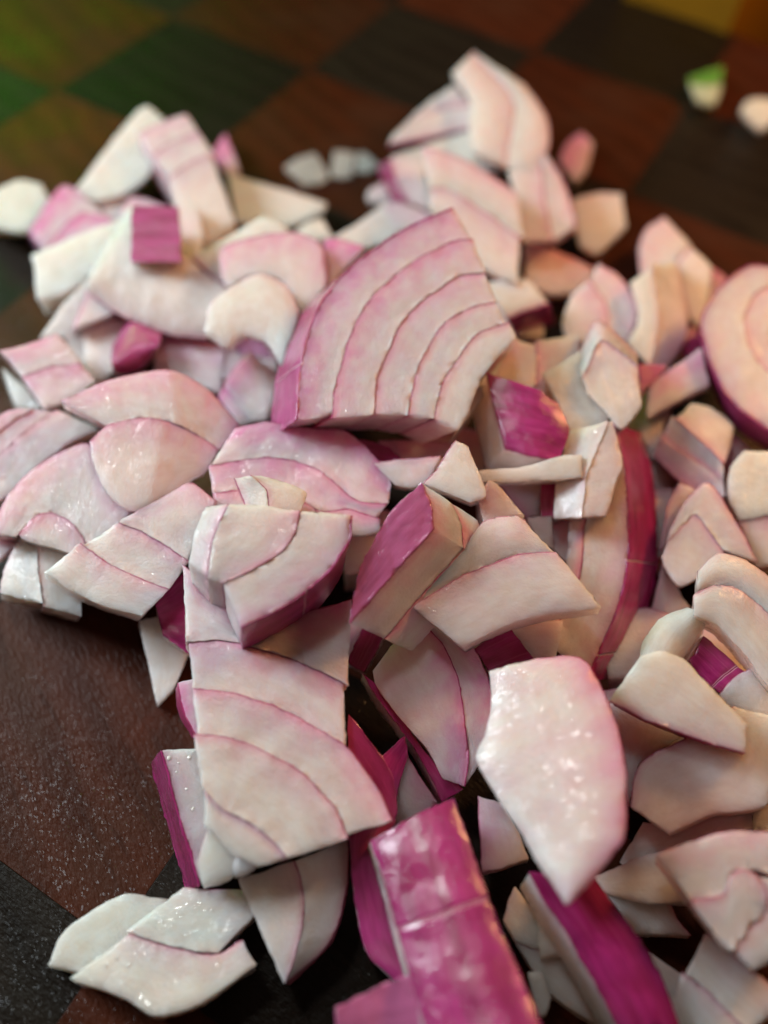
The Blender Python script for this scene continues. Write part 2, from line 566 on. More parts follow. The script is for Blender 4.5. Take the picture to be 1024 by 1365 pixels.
        def surf(u, v):
            if (u, v) not in cache:
                col = [r_[u] for r_ in R]
                x, y = resample(col, [v])[0]
                k = min(nC - 2, int(v * (nC - 1)))
                hc = 0
                if ch:
                    s = v * (nC - 1) - k
                    hc = ch[k] * (1 - s) + ch[k + 1] * s
                cache[u, v] = at(x, y, hh(x, y) + hc + dome(u, v))
            return cache[u, v]
        w0 = 0.0
        for li, lw in enumerate(layers):
            ws = params(dl * lw, .8, .12)
            def fn(u, v, w, w0=w0, lw=lw):
                return surf(u, v) + D * (w0 + w * lw * .999)
            def vdf(u, v, w, lw=lw, li=li):
                x = w * lw * dl
                return x, (u * L + seed, v * W + seed * .7, w * lw * dl + li * 9)
            s = skin if (skin is not None and li == 0) else sk
            me, org = box_mesh('onion_layer', fn, us, vs_, ws, (s, pk, wet, gr), vdf, amp, joined=([2] if li else []) + ([3] if li < len(layers) - 1 else []), span=dl * lw)
            lay = [me, org, FLESH, 'layer', None]
            parts.append(lay)
            w0 += lw
        if skin is not None and skin >= .8:
            sgn = -D.normalized()
            def fs_(u, v, w):
                p = surf(u, v)
                off = .15 if w == 0 else -.10
                if any(abs(u - q) < 1e-6 for q in score):
                    off -= .2
                return p + sgn * off * MM
            def vds(u, v, w):
                return (1.0 if any(abs(u - q) < 1e-6 for q in score) else 0.0), (u * L + seed, v * W, w * .2)
            me2, org2 = box_mesh('onion_skin', fs_, us, vs_, [0, 1], (1, pale, wet, 0), vds, amp, insets=0.0)
            parts[0][4] = (me2, org2)
    single = len(parts) == 1 and parts[0][4] is None
    if single:
        me, org, fm, nm, _ = parts[0]
        o = link(name, me, None, mat or fm)
        o.location = org
        tag(o, label, cat, group)
    else:
        base = Vector((sum(p[1].x for p in parts), sum(p[1].y for p in parts), 0)) / len(parts)
        base.z = min(p[1].z for p in parts)
        o = bpy.data.objects.new(name, None)
        COL.objects.link(o)
        o.location = base
        o.empty_display_size = .003
        tag(o, label, cat, group)
        for me, org, mat, nm, sk_ in parts:
            q = link(nm, me, o, mat)
            q.location = org - base
            if sk_:
                s = link('skin', sk_[0], o, SKIN)
                s.location = sk_[1] - base
    ALL.append(o)
    PLANE[label] = hh
    return o

# ------------------------------------------------------------------ the pieces, back to front
# back left
P('long white wedge leaning behind the three-layered pink stack', 'k', [[(85,480),(230,285),(400,75),(460,45)], [(190,550),(330,510),(470,400),(548,112)]], 9, (1.6,-4.2), (0,8,5), pk=.08, sk=.15, wet=.4)
P('three-layered pink-edged stack standing against the long white wedge', 'k', [[(400,190),(520,130),(660,85)], [(480,305),(590,232),(722,180)], [(575,420),(680,342),(800,290)], [(645,760),(770,760),(925,640)]], 12, (1.2,-3.6), (8,46,8), ch=[0,0,0,-1], pk=.30, sk=.75)
P('tiny mauve shard behind the three-layered pink stack', 'k', [[(795,300),(835,235),(870,188)], [(880,402),(915,400),(942,380)]], 4, (1.4,-4), (2,6,3), pk=.9)
P('pale cream wedge with a pointed end lying beside the three-layered stack', 'A', [[(690,298),(840,340),(992,388)], [(715,445),(830,470),(980,412)]], 5, (1,-3), (0,8,4), pk=.08, sk=.2)
P('small greyish white cube between the pink two-layered piece and the long wedge', 'j', [[(560,220),(630,100),(725,150)], [(640,330),(690,290),(745,190)]], 6, (1.2,-3.6), (0,10,5), pk=.2, sk=.4)
P('thin pale pink sliver at the foot of the three-layered stack', 'k', [[(330,575),(385,518),(560,570)], [(310,640),(420,640),(640,640)]], 7, (1.2,-3.4), (0,10,5), pk=.4)
P('white piece with a faint green tinge on the dark wood', 'j', [[(-90,165),(0,128),(120,85),(240,112)], [(-90,340),(30,370),(170,372),(278,192)]], 6, (1.2,-3.4), (-2,8,5), pk=.05, sk=.1, gr=.07)
P('pink two-layered piece between the green-tinged piece and the small grey cube', 'j', [[(170,375),(250,235),(350,118),(430,130)], [(262,470),(380,330),(480,265),(612,295)], [(330,450),(450,400),(540,370),(640,330)]], 7, (1.2,-3.4), (-3,12,5), pk=.7, sk=.7)
P('bright white square-cut block at the edge of the heap', 'j', [[(180,510),(400,412),(705,300)], [(215,765),(380,710),(600,560)]], 10, (1.6,-4.4), (8,22,7), pk=.03, sk=.08, wet=.5)
P('wet white slab with a frosted edge above the board', 'A', [[(120,800),(190,700),(262,622)], [(200,795),(236,745),(272,670)], [(268,910),(338,850),(400,752)]], 9, (.5,-5.5), (0,10,6), pk=.12, sk=.12, wet=1, ch=[0,0,-1])
P('white triangle edged with a magenta line beside the wet white slab', 'j', [[(528,562),(482,740),(410,932)], [(548,600),(575,730),(645,842)]], 13, (1.4,-3.8), (0,8,4), pk=.25, sk=1.0, wet=.9)
P('broad wet curved wedge carrying the small magenta square', 'A', [[(262,655),(340,716),(430,756),(520,790),(628,802)], [(278,590),(400,396),(480,455),(600,580),(700,655)]], 15, (.8,-6.0), (2,10,5), pk=.10, sk=.7, wet=1, bulge=1.0)
P('small square of magenta skin lying flat on the wet wedge', 'A', [[(400,398),(470,398),(541,398)], [(399,482),(470,480),(546,480)], [(398,568),(470,566),(549,565)]], 19, (1.5,-3.9), (4,6,3), mode='outer', skin=1, pk=.3, pale=.30, wet=.25)
P('pale lavender chunk below the small magenta square', 'k', [[(610,560),(640,700),(640,870)], [(720,560),(750,720),(730,900)]], 13, (1.2,-3.6), (0,8,5), pk=.2, sk=.2)
P('glossy magenta lump under the wet curved wedge', 'm', [[(68,290),(85,215),(180,105),(325,172)], [(75,330),(130,260),(220,220),(310,225)], [(85,372),(150,372),(215,345),(280,280)]], 11, (1.2,-3.8), (2,6,5), mode='outer', skin=1, bulge=1.6, pale=.25, wet=.5)
P('pale chunk between the wet white slab and the glossy magenta lump', 'm', [[(-80,40),(20,70),(170,110)], [(-60,420),(30,400),(80,360)]], 9, (1.2,-3.6), (0,8,5), pk=.2, sk=.2)
P('mauve slab in shade right of the glossy magenta lump', 'm', [[(320,172),(480,190),(650,225)], [(280,350),(480,430),(625,470)]], 9, (1.2,-3.8), (0,8,5), pk=.45)
P('mauve wedge standing in the hollow beside the large fanned piece', 'm', [[(640,425),(700,330),(770,262),(830,320)], [(782,615),(830,610),(865,590),(930,380)]], 12, (1.2,-3.8), (0,8,5), pk=.5)
P('dusky purple sliver behind the mauve wedge in the hollow', 'm', [[(690,200),(760,160),(850,230)], [(720,300),(800,300),(930,400)]], 9, (1.2,-3.8), (0,8,5), pk=.9)
P('thin pink strip below the mauve wedge in the hollow', 'm', [[(608,485),(630,450),(650,420)], [(712,630),(750,620),(790,612)]], 11, (1.2,-3.6), (0,8,4), pk=.7)
P('pale crescent with a purple lower edge behind the two curved petals', 'A', [[(583,553),(635,605),(692,648)], [(800,428),(850,448),(885,482)]], 15, (1.4,-3.8), (0,8,5), pk=.10, sk=.8)
P('pink-rimmed curved petal behind the cream petal', 'A', [[(668,600),(670,527),(790,485),(900,477),(975,515),(990,640)], [(690,645),(735,620),(800,605),(860,630),(900,690),(912,730)]], 19, (1.4,-3.8), (2,6,5), pk=.38, sk=.85)
P('cream curved petal with a hollow lower edge left of the large fanned piece', 'A', [[(616,775),(640,690),(740,620),(800,603),(870,640),(908,715)], [(625,792),(690,828),(718,800),(750,790),(808,812),(852,885)]], 21, (1.5,-4), (4,6,4), pk=.10, sk=.45, bulge=.5)
P('pink arched sliver squeezed between the pink-rimmed petal and the large fanned piece', 'E', [[(243,230),(250,165),(300,157),(392,184)], [(258,335),(300,285),(340,245),(385,200)]], 18, (1.4,-3.8), (0,6,4), pk=.75)
P('small white triangle beyond the pink-rimmed petal', 'B', [[(-20,590),(30,558),(70,550)], [(5,615),(60,615),(100,612)]], 8, (1.2,-3.6), (0,6,5), pk=.04, sk=.1)
P('long cream bar lying behind the tip of the large fanned piece', 'B', [[(90,612),(180,560),(262,500)], [(150,650),(300,610),(410,545)]], 9, (1.2,-3.6), (0,8,6), pk=.12, sk=.15)
P('blush pink cube end beside the long cream bar', 'B', [[(255,505),(300,500),(405,540)], [(280,585),(320,590),(410,570)]], 10, (1.2,-3.6), (0,6,4), pk=.35, sk=.15)
# back middle heap
P('tall two-layered piece crowning the far heap', 'B', [[(690,155),(742,230),(758,310),(722,415)], [(530,48),(648,185),(642,290),(625,398)], [(464,112),(515,190),(512,290),(525,352)]], 16, (1.5,-4), (0,10,6), pk=.22, sk=.6, bulge=.4)
P('pale piece with a purple lower rim leaning on the far heap', 'B', [[(272,325),(390,305),(518,275)], [(290,288),(380,235),(515,205)], [(305,275),(390,195),(470,145)]], 12, (1.4,-3.8), (0,6,5), pk=.25, sk=.9, skin=.9)
P('white chunk wedged under the tall two-layered piece', 'B', [[(278,358),(400,320),(505,282)], [(380,352),(480,395),(620,405)]], 11, (1.4,-3.8), (0,8,5), pk=.08, sk=.15)
P('lavender cube with a magenta skin end at the side of the far heap', 'B', [[(268,372),(290,430),(322,495)], [(375,345),(385,430),(410,530)]], 10, (1.4,-3.8), (-16,6,6), skin=1, pk=.3, pale=.1)
P('two-layered slab sloping behind the large fanned piece', 'B', [[(375,333),(430,343),(540,393),(652,465)], [(400,456),(440,455),(540,515),(670,606)], [(400,530),(470,575),(555,700),(668,750)]], 17, (1.2,-3.6), (0,10,6), pk=.30, sk=.7)
P('pink-lined two-layered chunk on the right side of the far heap', 'B', [[(748,355),(802,440),(838,560)], [(735,392),(745,500),(768,608)], [(630,405),(660,510),(680,612)]], 14, (1.3,-3.8), (2,10,6), pk=.28, sk=.75)
P('loose pale chunk at the foot of the far heap', 'B', [[(820,495),(900,470),(975,474)], [(850,630),(900,657),(990,570)]], 6, (1.2,-3.6), (-2,8,5), pk=.15, sk=.3)
P('amber-shaded block under the two-layered slab', 'B', [[(675,608),(760,640),(895,700)], [(680,735),(745,775),(850,775)]], 7, (1.2,-3.6), (0,8,5), pk=.3)
P('white-topped cube with a bright magenta side below the two-layered slab', 'B', [[(628,852),(690,830),(755,808)], [(560,745),(640,730),(695,738)]], 14, (1.2,-3.2), (10,26,6), skin=1, pk=.08, pale=.1)
P('lone pink and white crumb on the board beside the far heap', 'B', [[(785,372),(815,312),(855,286)], [(835,440),(870,395),(888,318)]], 3.5, (1.2,-3.6), (0,6,3), pk=.75, sk=.6)
for lab, c in (('flat translucent flake on the board left of the far heap', [[(70,170),(140,120),(210,100)], [(180,265),(200,265),(215,255)]]),
               ('narrow translucent flake next to the flat flake on the board', [[(210,95),(235,95),(250,110)], [(215,255),(255,255),(310,220)]]),
               ('little square white flake on the board left of the far heap', [[(335,85),(390,85),(445,95)], [(318,215),(370,225),(432,212)]]),
               ('little pointed white flake beside the square flake on the board', [[(455,100),(490,85),(520,105)], [(450,190),(510,195),(575,155)]])):
    P(lab, 'l', c, 1.2, (.2,-.4), (0,2,1.0), pk=.03, sk=.1, wet=.5, mat=FLAKE, name='onion_flake', group='onion flakes on the board')
P('small lavender bit touching the magenta skin end of the far heap', 'l', [[(505,320),(530,280),(590,250)], [(520,350),(580,360),(640,350)]], 4, (1,-3), (0,4,3), pk=.2, sk=.3)
# right back
P('round-shouldered petal standing behind the bright white block on the right', 'a', [[(155,560),(138,370),(200,225),(312,148)], [(260,560),(390,520),(440,400),(492,330)]], 8, (1.3,-3.9), (4,8,5), pk=.3, sk=.6)
P('greyish purple-edged petal between the bright block and the big ring slice', 'a', [[(480,820),(398,480),(490,343)], [(545,900),(612,720),(634,480)]], 9, (1.3,-3.9), (4,8,5), pk=.15, sk=.75)
P('mauve sliver tucked against the big ring slice', 'a', [[(638,485),(690,520),(745,570)], [(618,700),(640,690),(670,670)]], 6, (1.3,-3.6), (0,8,4), pk=.7)
P('bright white block bent at the middle next to the paired half rings', 'C', [[(690,412),(728,590),(718,700),(660,790)], [(600,428),(622,600),(615,690),(590,790)], [(520,486),(550,600),(545,640),(510,700)]], 14, (1.4,-4), (2,8,6), ch=[-2.5,0,0], pk=.04, sk=.25, wet=.4)
P('paired pink half rings leaning together left of the bright block', 'C', [[(400,410),(480,458),(548,580),(515,700)], [(370,470),(425,545),(441,600),(432,690)], [(305,528),(280,600),(272,640),(288,700)]], 12, (1.4,-3.9), (0,8,5), pk=.35, sk=.6)
P('wine-red scrap in the gap under the greyish petal', 'C', [[(700,720),(740,650),(780,660)], [(730,760),(770,740),(790,720)]], 8, (1.3,-3.6), (0,6,4), mode='outer', skin=1)
P('big ring slice with a magenta underside at the right edge of the heap', 'C', [[(1060,430),(960,425),(860,490),(785,600),(790,700),(850,850),(920,945),(1070,1050)], [(1070,480),(980,520),(940,600),(940,680),(980,770),(1070,850)], [(1100,560),(1050,600),(1030,660),(1040,720),(1090,760)]], 18, (1.3,-3.6), (-3,32,8), skin=1, pk=.30, sk=.7, pale=.1)
P('pink cube with a pale end between the glinting cube and the big ring slice', 'C', [[(592,852),(680,790),(780,722)], [(580,978),(700,912),(808,858)]], 15, (1.4,-3.8), (0,8,5), pk=.55, sk=.2)
P('bright pink chip beside the glinting cube', 'C', [[(545,782),(600,780),(655,783)], [(560,900),(575,870),(602,848)]], 15, (1.4,-3.8), (0,6,4), mode='outer', skin=.5, pk=1)
# right
P('mauve-topped cube with a wine-red lower edge beside the long skinned wedge', 'b', [[(258,262),(400,402),(525,494),(610,570)], [(310,122),(480,255),(690,395),(728,500)], [(390,-15),(520,108),(622,200),(714,290)], [(480,-120),(650,-80),(790,40),(775,140)]], 15, (1.2,-3.4), (0,6,6), ch=[-2.5,-1,0,-1.5], pk=.35, sk=.75)
P('lavender chip between the glinting cube and the mauve-topped cube', 'b', [[(135,60),(185,180),(215,280)], [(320,-20),(300,120),(265,265)]], 10, (1.2,-3.6), (0,8,5), pk=.25, sk=.2)
P('dim mauve chip below the lavender chip in the right hollow', 'b', [[(218,272),(240,400),(262,545)], [(280,262),(400,420),(340,550)]], 8, (1.2,-3.6), (0,8,5), pk=.3, sk=.2)
P('shaded mauve strip between the mauve-topped cube and the white lump', 'b', [[(785,90),(718,290),(740,410)], [(900,200),(820,290),(790,420)]], 9, (1.2,-3.6), (0,8,5), pk=.4)
P('white lump glowing amber on its cut face at the right edge', 'F', [[(930,660),(898,590),(905,490),(945,438)], [(1070,640),(1070,560),(1070,490),(1070,440)]], 16, (1.4,-3.8), (-6,6,6), pk=.05, sk=.15, wet=.8)
P('mauve-edged cube under the amber-lit white lump', 'b', [[(818,692),(920,603),(1080,625)], [(890,835),(950,1000),(1080,980)]], 14, (1.3,-3.8), (0,8,5), pk=.45, sk=.7)
P('amber two-layered square with purple upper edges right of the long skinned wedge', 'b', [[(345,765),(470,540),(612,428),(750,590),(965,985)], [(330,832),(430,728),(532,643),(622,760),(722,892)], [(293,922),(320,1010),(420,1130),(520,1090),(620,1010)]], 15, (1.3,-3.9), (-3,6,5), pk=.25, sk=.85)
P('amber slab standing behind the amber two-layered square', 'b', [[(412,428),(330,600),(283,890)], [(530,480),(420,620),(335,860)]], 12, (1.3,-3.8), (0,6,5), pk=.25)
P('amber sliver beside the foot of the long skinned wedge', 'c', [[(420,40),(370,260),(330,430)], [(470,100),(540,240),(580,300)]], 9, (1.2,-3.6), (0,8,5), pk=.3, sk=.7)
# middle right
P('pink translucent chunk with a red vein under the glinting cube', 'd', [[(330,45),(240,160),(150,260)], [(465,82),(478,200),(462,345)], [(720,45),(700,180),(610,450)]], 18, (1.4,-3.9), (0,8,5), pk=.35, sk=.9, wet=.5)
P('frosted amber shard below the glinting cube', 'd', [[(508,250),(560,360),(608,450),(622,562)], [(725,120),(770,350),(895,492),(720,590)]], 20, (1.4,-3.9), (2,6,4), pk=.10, sk=.12, wet=1)
P('glinting pale cube with pink upper edges on the frosted shard', 'C', [[(328,748),(400,620),(470,668),(547,745)], [(345,835),(414,692),(480,732),(552,790)], [(362,888),(435,960),(490,1017),(567,930)]], 22, (1.5,-4), (0,8,6), ch=[-2,0,0], pk=.25, sk=.7, wet=.9)
P('long wedge with a sweeping magenta skin side and two score lines', 'X', [[(816,560),(832,618),(836,668),(837,705),(838,740),(826,800),(799,868),(782,906)], [(800,590),(790,650),(781,690),(778,725),(775,765),(760,805),(745,832),(733,858)], [(785,600),(770,655),(760,695),(757,730),(753,768),(738,808),(722,836),(708,864)]], 15, (1.3,-3.5), (42,6,6), skin=1, pk=.35, sk=.8, wet=.6, score=(.53,.90), pale=.0)
P('folded translucent amber sheet beside the long skinned wedge', 'd', [[(905,512),(942,640),(968,770),(932,850),(908,950),(868,1052)], [(880,530),(810,700),(752,850),(735,1062)], [(650,590),(630,700),(590,850),(574,1064)]], 21, (1.4,-3.9), (0,6,4), ch=[0,0,-2], pk=.2, sk=.12, wet=.9)
P('dark red strip of skin behind the small bar', 'd', [[(500,845),(495,950),(498,1062)], [(584,845),(582,950),(577,1064)]], 16, (1.3,-3.8), (0,6,4), mode='outer', skin=1, pale=0)
P('shadowed brown-pink slab behind the lavender frosted chip', 'e', [[(230,-20),(320,100),(410,215)], [(500,-20),(490,100),(480,205)]], 11, (1.3,-3.8), (0,6,4), pk=.4)
P('cream block with a square of deep magenta skin beside the large fanned piece', 'd', [[(188,243),(270,270),(470,340),(600,425)], [(240,460),(370,480),(520,520),(660,580)], [(300,677),(420,706),(500,720),(590,747)]], 22, (1.6,-4.2), (-27,30,6), mode='outer', skin=1, pk=.10, sk=.2, pale=.05, ubulge=.6, wet=.3)
P('small light bar with a glinting end under the magenta-faced block', 'd', [[(150,800),(400,775),(620,710),(733,711)], [(160,862),(400,856),(620,848),(737,836)]], 21, (1.4,-3.8), (0,6,4), pk=.08, sk=.1, wet=.9)
P('pale cube with a purple left edge atop the bright pink cube', 'H', [[(303,110),(350,52),(408,-32)], [(455,168),(508,145),(448,-12)]], 24, (1.5,-4), (2,8,5), pk=.12, sk=.8, wet=.8)
P('frosted bar squeezed left of the pale purple-edged cube', 'E', [[(425,960),(540,948),(670,935)], [(505,1040),(560,1050),(615,1045)]], 19, (1.4,-3.8), (0,6,4), pk=.2, sk=.7, wet=.8)
P('deep red skin shard under the large fanned piece', 'E', [[(322,870),(400,882),(480,905)], [(425,960),(480,962),(525,948)]], 17, (1.4,-3.8), (0,5,3), mode='outer', skin=1, pale=0)
P('dusky block under the inner corner of the large fanned piece', 'E', [[(440,880),(580,880),(720,890)], [(500,960),(600,950),(700,930)]], 15, (1.4,-3.8), (0,6,4), pk=.5)
P('bright pink-skinned two-layered cube beside the large cream wedge', 'H', [[(98,388),(190,215),(302,108)], [(78,480),(195,310),(330,185)], [(64,565),(205,405),(338,258)]], 26, (1.2,-4.2), (78,44,7), mode='outer', skin=1, layers=(.52,.48), pk=.40, sk=.8, pale=.55, wet=.55)
P('large cream wedge with a pointed end and a purple ring line', 'H', [[(430,330),(500,232),(600,213),(640,232)], [(265,508),(450,400),(600,345),(735,333)], [(425,640),(560,575),(690,540),(885,510)]], 22, (1.4,-3.9), (2,12,5), pk=.28, sk=.75, bulge=.3)
P('lavender frosted chip above the large cream wedge', 'H', [[(480,150),(520,98),(560,130)], [(500,242),(560,228),(632,214)]], 21, (1.4,-3.8), (0,6,4), pk=.35, sk=.3, wet=.9)
P('small orange-lit chip behind the large cream wedge', 'e', [[(420,218),(490,212),(562,206)], [(500,360),(540,380),(570,390)]], 15, (1.4,-3.8), (0,6,4), pk=.2, sk=.2)
P('russet shaded panel beside the long skinned wedge', 'e', [[(555,238),(650,226),(770,205)], [(560,380),(650,470),(770,540)]], 13, (1.4,-3.8), (0,6,4), pk=.45)
P('amber chip below the pointed end of the large cream wedge', 'e', [[(300,815),(450,800),(625,798)], [(420,1010),(500,1020),(580,1010)]], 14, (1.4,-3.8), (0,6,4), pk=.2, sk=.3)
P('dark red skin chip below the large cream wedge', 'H', [[(470,645),(560,592),(590,583)], [(525,730),(600,700),(665,680)]], 14, (1.4,-3.8), (0,6,4), mode='outer', skin=1, pale=0)
P('pale chip beside the dark red skin chip', 'g', [[(820,170),(900,155),(980,165)], [(890,340),(930,335),(960,290)]], 13, (1.4,-3.8), (0,6,4), pk=.2)
# the large fanned piece
P('large fan-shaped piece of five layers with a magenta skin edge on top of the heap', 'E', [
   [(715,45),(560,110),(400,215),(270,340),(205,460),(168,590),(155,720),(150,815)],
   [(775,157),(690,172),(560,247),(440,345),(360,460),(315,590),(285,690),(275,790)],
   [(822,275),(730,292),(620,362),(530,450),(480,550),(438,650),(425,780)],
   [(872,383),(790,396),(690,452),(630,530),(582,630),(560,720),(550,785)],
   [(908,455),(800,500),(722,600),(682,660),(655,740),(645,795)],
   [(938,515),(880,580),(815,660),(795,710),(765,790),(740,835)]], 27, (1.3,-3.6), (-42,28,7), skin=1, pk=.50, sk=.85, pale=.35, wet=.45, score=(.80,))
P('pale inner scrap hanging from the inner corner of the large fanned piece', 'E', [[(935,520),(880,600),(800,700)], [(900,560),(850,680),(700,885)]], 21, (1.4,-3.8), (-4,10,5), pk=.04, sk=.05)
# left
P('frosted pink two-layered square at the left edge of the heap', 'D', [[(-2,95),(90,70),(186,38)], [(75,182),(170,152),(274,138)], [(150,292),(230,268),(325,200)]], 15, (.5,-3.6), (0,8,5), pk=.45, sk=.7, wet=1)
P('wet white sliver beneath the frosted pink square', 'D', [[(5,155),(40,180),(75,210)], [(55,290),(100,295),(150,295)]], 8, (1.2,-3.4), (0,8,5), pk=.05, sk=.1, wet=1)
P('four pale pink layers running out of the heap at the left', 'D', [[(-60,345),(30,300),(80,293)], [(-60,415),(30,345),(115,294)], [(-60,500),(60,390),(185,297)], [(-60,640),(60,570),(200,430),(335,365)]], 12, (.3,-3.2), (0,8,5), pk=.40, sk=.55, wet=.8)
P('dark mauve wedge in shade under the pink dome', 'o', [[(-40,245),(60,270),(160,318)], [(-40,430),(0,410),(60,350)]], 8, (1.1,-3.2), (0,8,5), pk=.5)
P('white square-cornered slab on the board under the pink dome', 'o', [[(0,602),(30,440),(95,310)], [(225,662),(200,480),(200,340)], [(428,708),(420,520),(400,350)]], 9, (1,-2.8), (-2,10,6), ch=[0,.8,0], pk=.06, sk=.35, wet=.6)
P('frosted pink dome with a second arched layer inside', 'D', None, 14, (.35,-3.0), (-2,10,6), bands=[
   ([(-45,710),(40,570),(160,465),(305,411),(345,520),(458,642)], [(60,722),(118,662),(180,647),(240,680),(292,752),(320,775)]),
   ([(62,720),(120,661),(180,647),(240,680),(292,752)], [(75,738),(130,755),(180,768),(230,782),(290,795)])], pk=.35, sk=.75, wet=.95)
P('three-layered pink block at the lower left of the heap', 'D', [[(455,650),(560,590),(650,550),(748,612)], [(410,680),(500,720),(570,765),(647,810)], [(285,760),(370,820),(460,865),(575,908)], [(158,858),(250,920),(360,968),(482,1002)]], 16, (1.2,-3.2), (-3,10,5), pk=.32, sk=.75, wet=.4)
P('folded two-layered petal with a frosted tip at the left of the heap', 'D', None, 19, (.7,-3.5), (0,8,5), bands=[
   ([(208,266),(350,204),(480,170),(600,165),(710,228),(815,347)], [(400,370),(440,330),(540,328),(640,363),(748,432)]),
   ([(308,402),(370,350),(440,329),(540,329),(640,364),(748,433)], [(318,480),(365,580),(452,642),(560,602),(640,548),(702,515)])], pk=.38, sk=.75, wet=.85, fold=(.55,4.0))
P('mauve three-layered slab lying under the large fanned piece', 'f', [[(205,130),(390,92),(600,120),(850,150),(1010,290),(1100,400)], [(68,345),(240,310),(400,295),(540,315),(680,360),(790,450),(900,540),(1080,560)], [(90,500),(200,486),(350,470),(500,500),(620,555),(700,605),(850,592),(1020,640)], [(100,580),(300,620),(600,660),(900,740),(1020,720)]], 18, (1.3,-3.4), (0,6,4), pk=.55, sk=.85, wet=.7)
P('small bright white cap with a purple tip above the central block', 'f', [[(203,410),(235,490),(270,585)], [(300,400),(380,480),(400,590)], [(400,412),(618,492),(580,592)]], 23, (1.5,-3.9), (0,6,4), ch=[0,.6,0], pk=.10, sk=.75, wet=.3)
P('central two-layered block with a magenta skin front and a pale score line', 'G', [[(778,288),(770,370),(700,480),(600,568),(490,636),(388,684)], [(592,270),(578,350),(530,415),(440,475),(325,530)], [(335,248),(300,330),(275,390),(262,505)], [(255,258),(215,350),(195,455)]], 27, (1.2,-3.0), (-3,46,9), ch=[0,0,0,-1.5], skin=1, pk=.32, sk=.8, pale=.12, wet=.4, score=(.55,))
P('dark magenta skin fragment left of the long multi-layered slab', 'G', [[(70,590),(140,530),(200,465)], [(100,720),(160,765),(205,790)]], 11, (1.2,-3.6), (0,5,4), mode='outer', skin=1, pale=.0)
P('grey-white wedge in shade on the board under the central block', 'J', [[(448,18),(488,180),(510,295)], [(530,0),(612,100),(562,242)]], 4.5, (1,-3), (0,5,4), pk=.05, sk=.1)
P('narrow mauve chip against the side of the long multi-layered slab', 'J', [[(578,222),(592,310),(637,395)], [(630,208),(650,300),(655,380)]], 11, (1.2,-3.4), (-4,6,5), pk=.6, sk=.9)
P('long slab of five fanned layers with a jagged lower end below the central block', 'X', None, 18, (.8,-1.6), (-3,14,6), bands=[
   ([(244,752),(300,800),(380,820),(464,800)], [(250,855),(300,853),(380,875),(460,911)]),
   ([(250,855),(300,853),(380,875),(460,911)], [(255,918),(303,922),(352,937),(405,961),(463,997)]),
   ([(255,918),(303,922),(352,937),(405,961),(465,998),(500,1045),(524,1094)], [(261,980),(307,984),(364,1007),(413,1040),(446,1076),(463,1114)]),
   ([(261,980),(307,984),(364,1007),(413,1040),(446,1076),(463,1114)], [(272,1052),(300,1080),(335,1098),(362,1118),(382,1142)]),
   ([(272,1052),(300,1080),(335,1098),(362,1118),(382,1142)], [(272,1100),(290,1120),(312,1140),(341,1153)])], pk=.46, sk=.8, wet=.3)
P('white slab with a magenta side and water beads left of the long multi-layered slab', 'K', [[(38,243),(85,420),(130,570),(160,682)], [(152,238),(195,400),(215,460),(190,640)]], 9, (1,-2.6), (-15,12,7), skin=1, pk=.30, sk=.3, wet=.7, pale=.05)
P('bright white scrap at the lower end of the long multi-layered slab', 'K', [[(152,610),(195,480),(232,448)], [(172,678),(272,650),(285,480)]], 14, (1.2,-3.4), (0,8,5), pk=.05, sk=.4, wet=.4)
P('tiny blush scrap beside the bright white scrap', 'K', [[(268,610),(290,585),(325,590)], [(275,650),(315,640),(348,615)]], 14.5, (1.2,-3.4), (0,5,3), pk=.15, sk=.1)
P('red skin sliver right of the long multi-layered slab', 'K', [[(645,128),(720,220),(790,330),(805,445)], [(645,235),(690,310),(740,390),(792,485)]], 13, (1.3,-3.6), (0,6,4), mode='outer', skin=1, pale=.1)
P('second deep red sliver in the dark central gap', 'K', [[(752,262),(790,230),(830,200)], [(790,450),(815,350),(840,262)]], 9, (1.3,-3.6), (0,6,4), mode='outer', skin=1, pale=0)
P('mauve panel at the bottom of the dark central gap', 'K', [[(830,250),(880,330),(935,410)], [(785,480),(830,480),(900,440)]], 8, (1.3,-3.6), (0,6,4), pk=.45)
P('maroon skinned strip slanting under the shaded russet slab', 'g', [[(178,328),(300,520),(480,760),(640,1060)], [(262,400),(380,560),(560,800),(760,990)]], 10, (1.3,-3.8), (-4,8,4), mode='outer', skin=1, pale=0)
P('shaded russet three-layered slab in the centre gap', 'g', [[(815,172),(900,350),(940,520),(968,690)], [(488,6),(640,170),(730,350),(765,560),(790,820),(768,975)], [(248,322),(262,400),(370,550),(560,770),(640,925)]], 13, (1.3,-3.9), (-3,6,5), pk=.6, sk=.95)  # shade of the gap put into the colour: flesh made pinker
P('maroon skin chip between the central block and the shaded russet slab', 'g', [[(203,40),(150,160),(98,270)], [(335,0),(300,135),(192,325)]], 10, (1.3,-3.8), (0,6,4), mode='outer', skin=1, pale=0)
P('grey mauve chip beside the lower corner of the central block', 'g', [[(85,-30),(95,110),(95,250)], [(210,30),(160,120),(120,240)]], 9, (1.3,-3.8), (0,6,4), pk=.4)
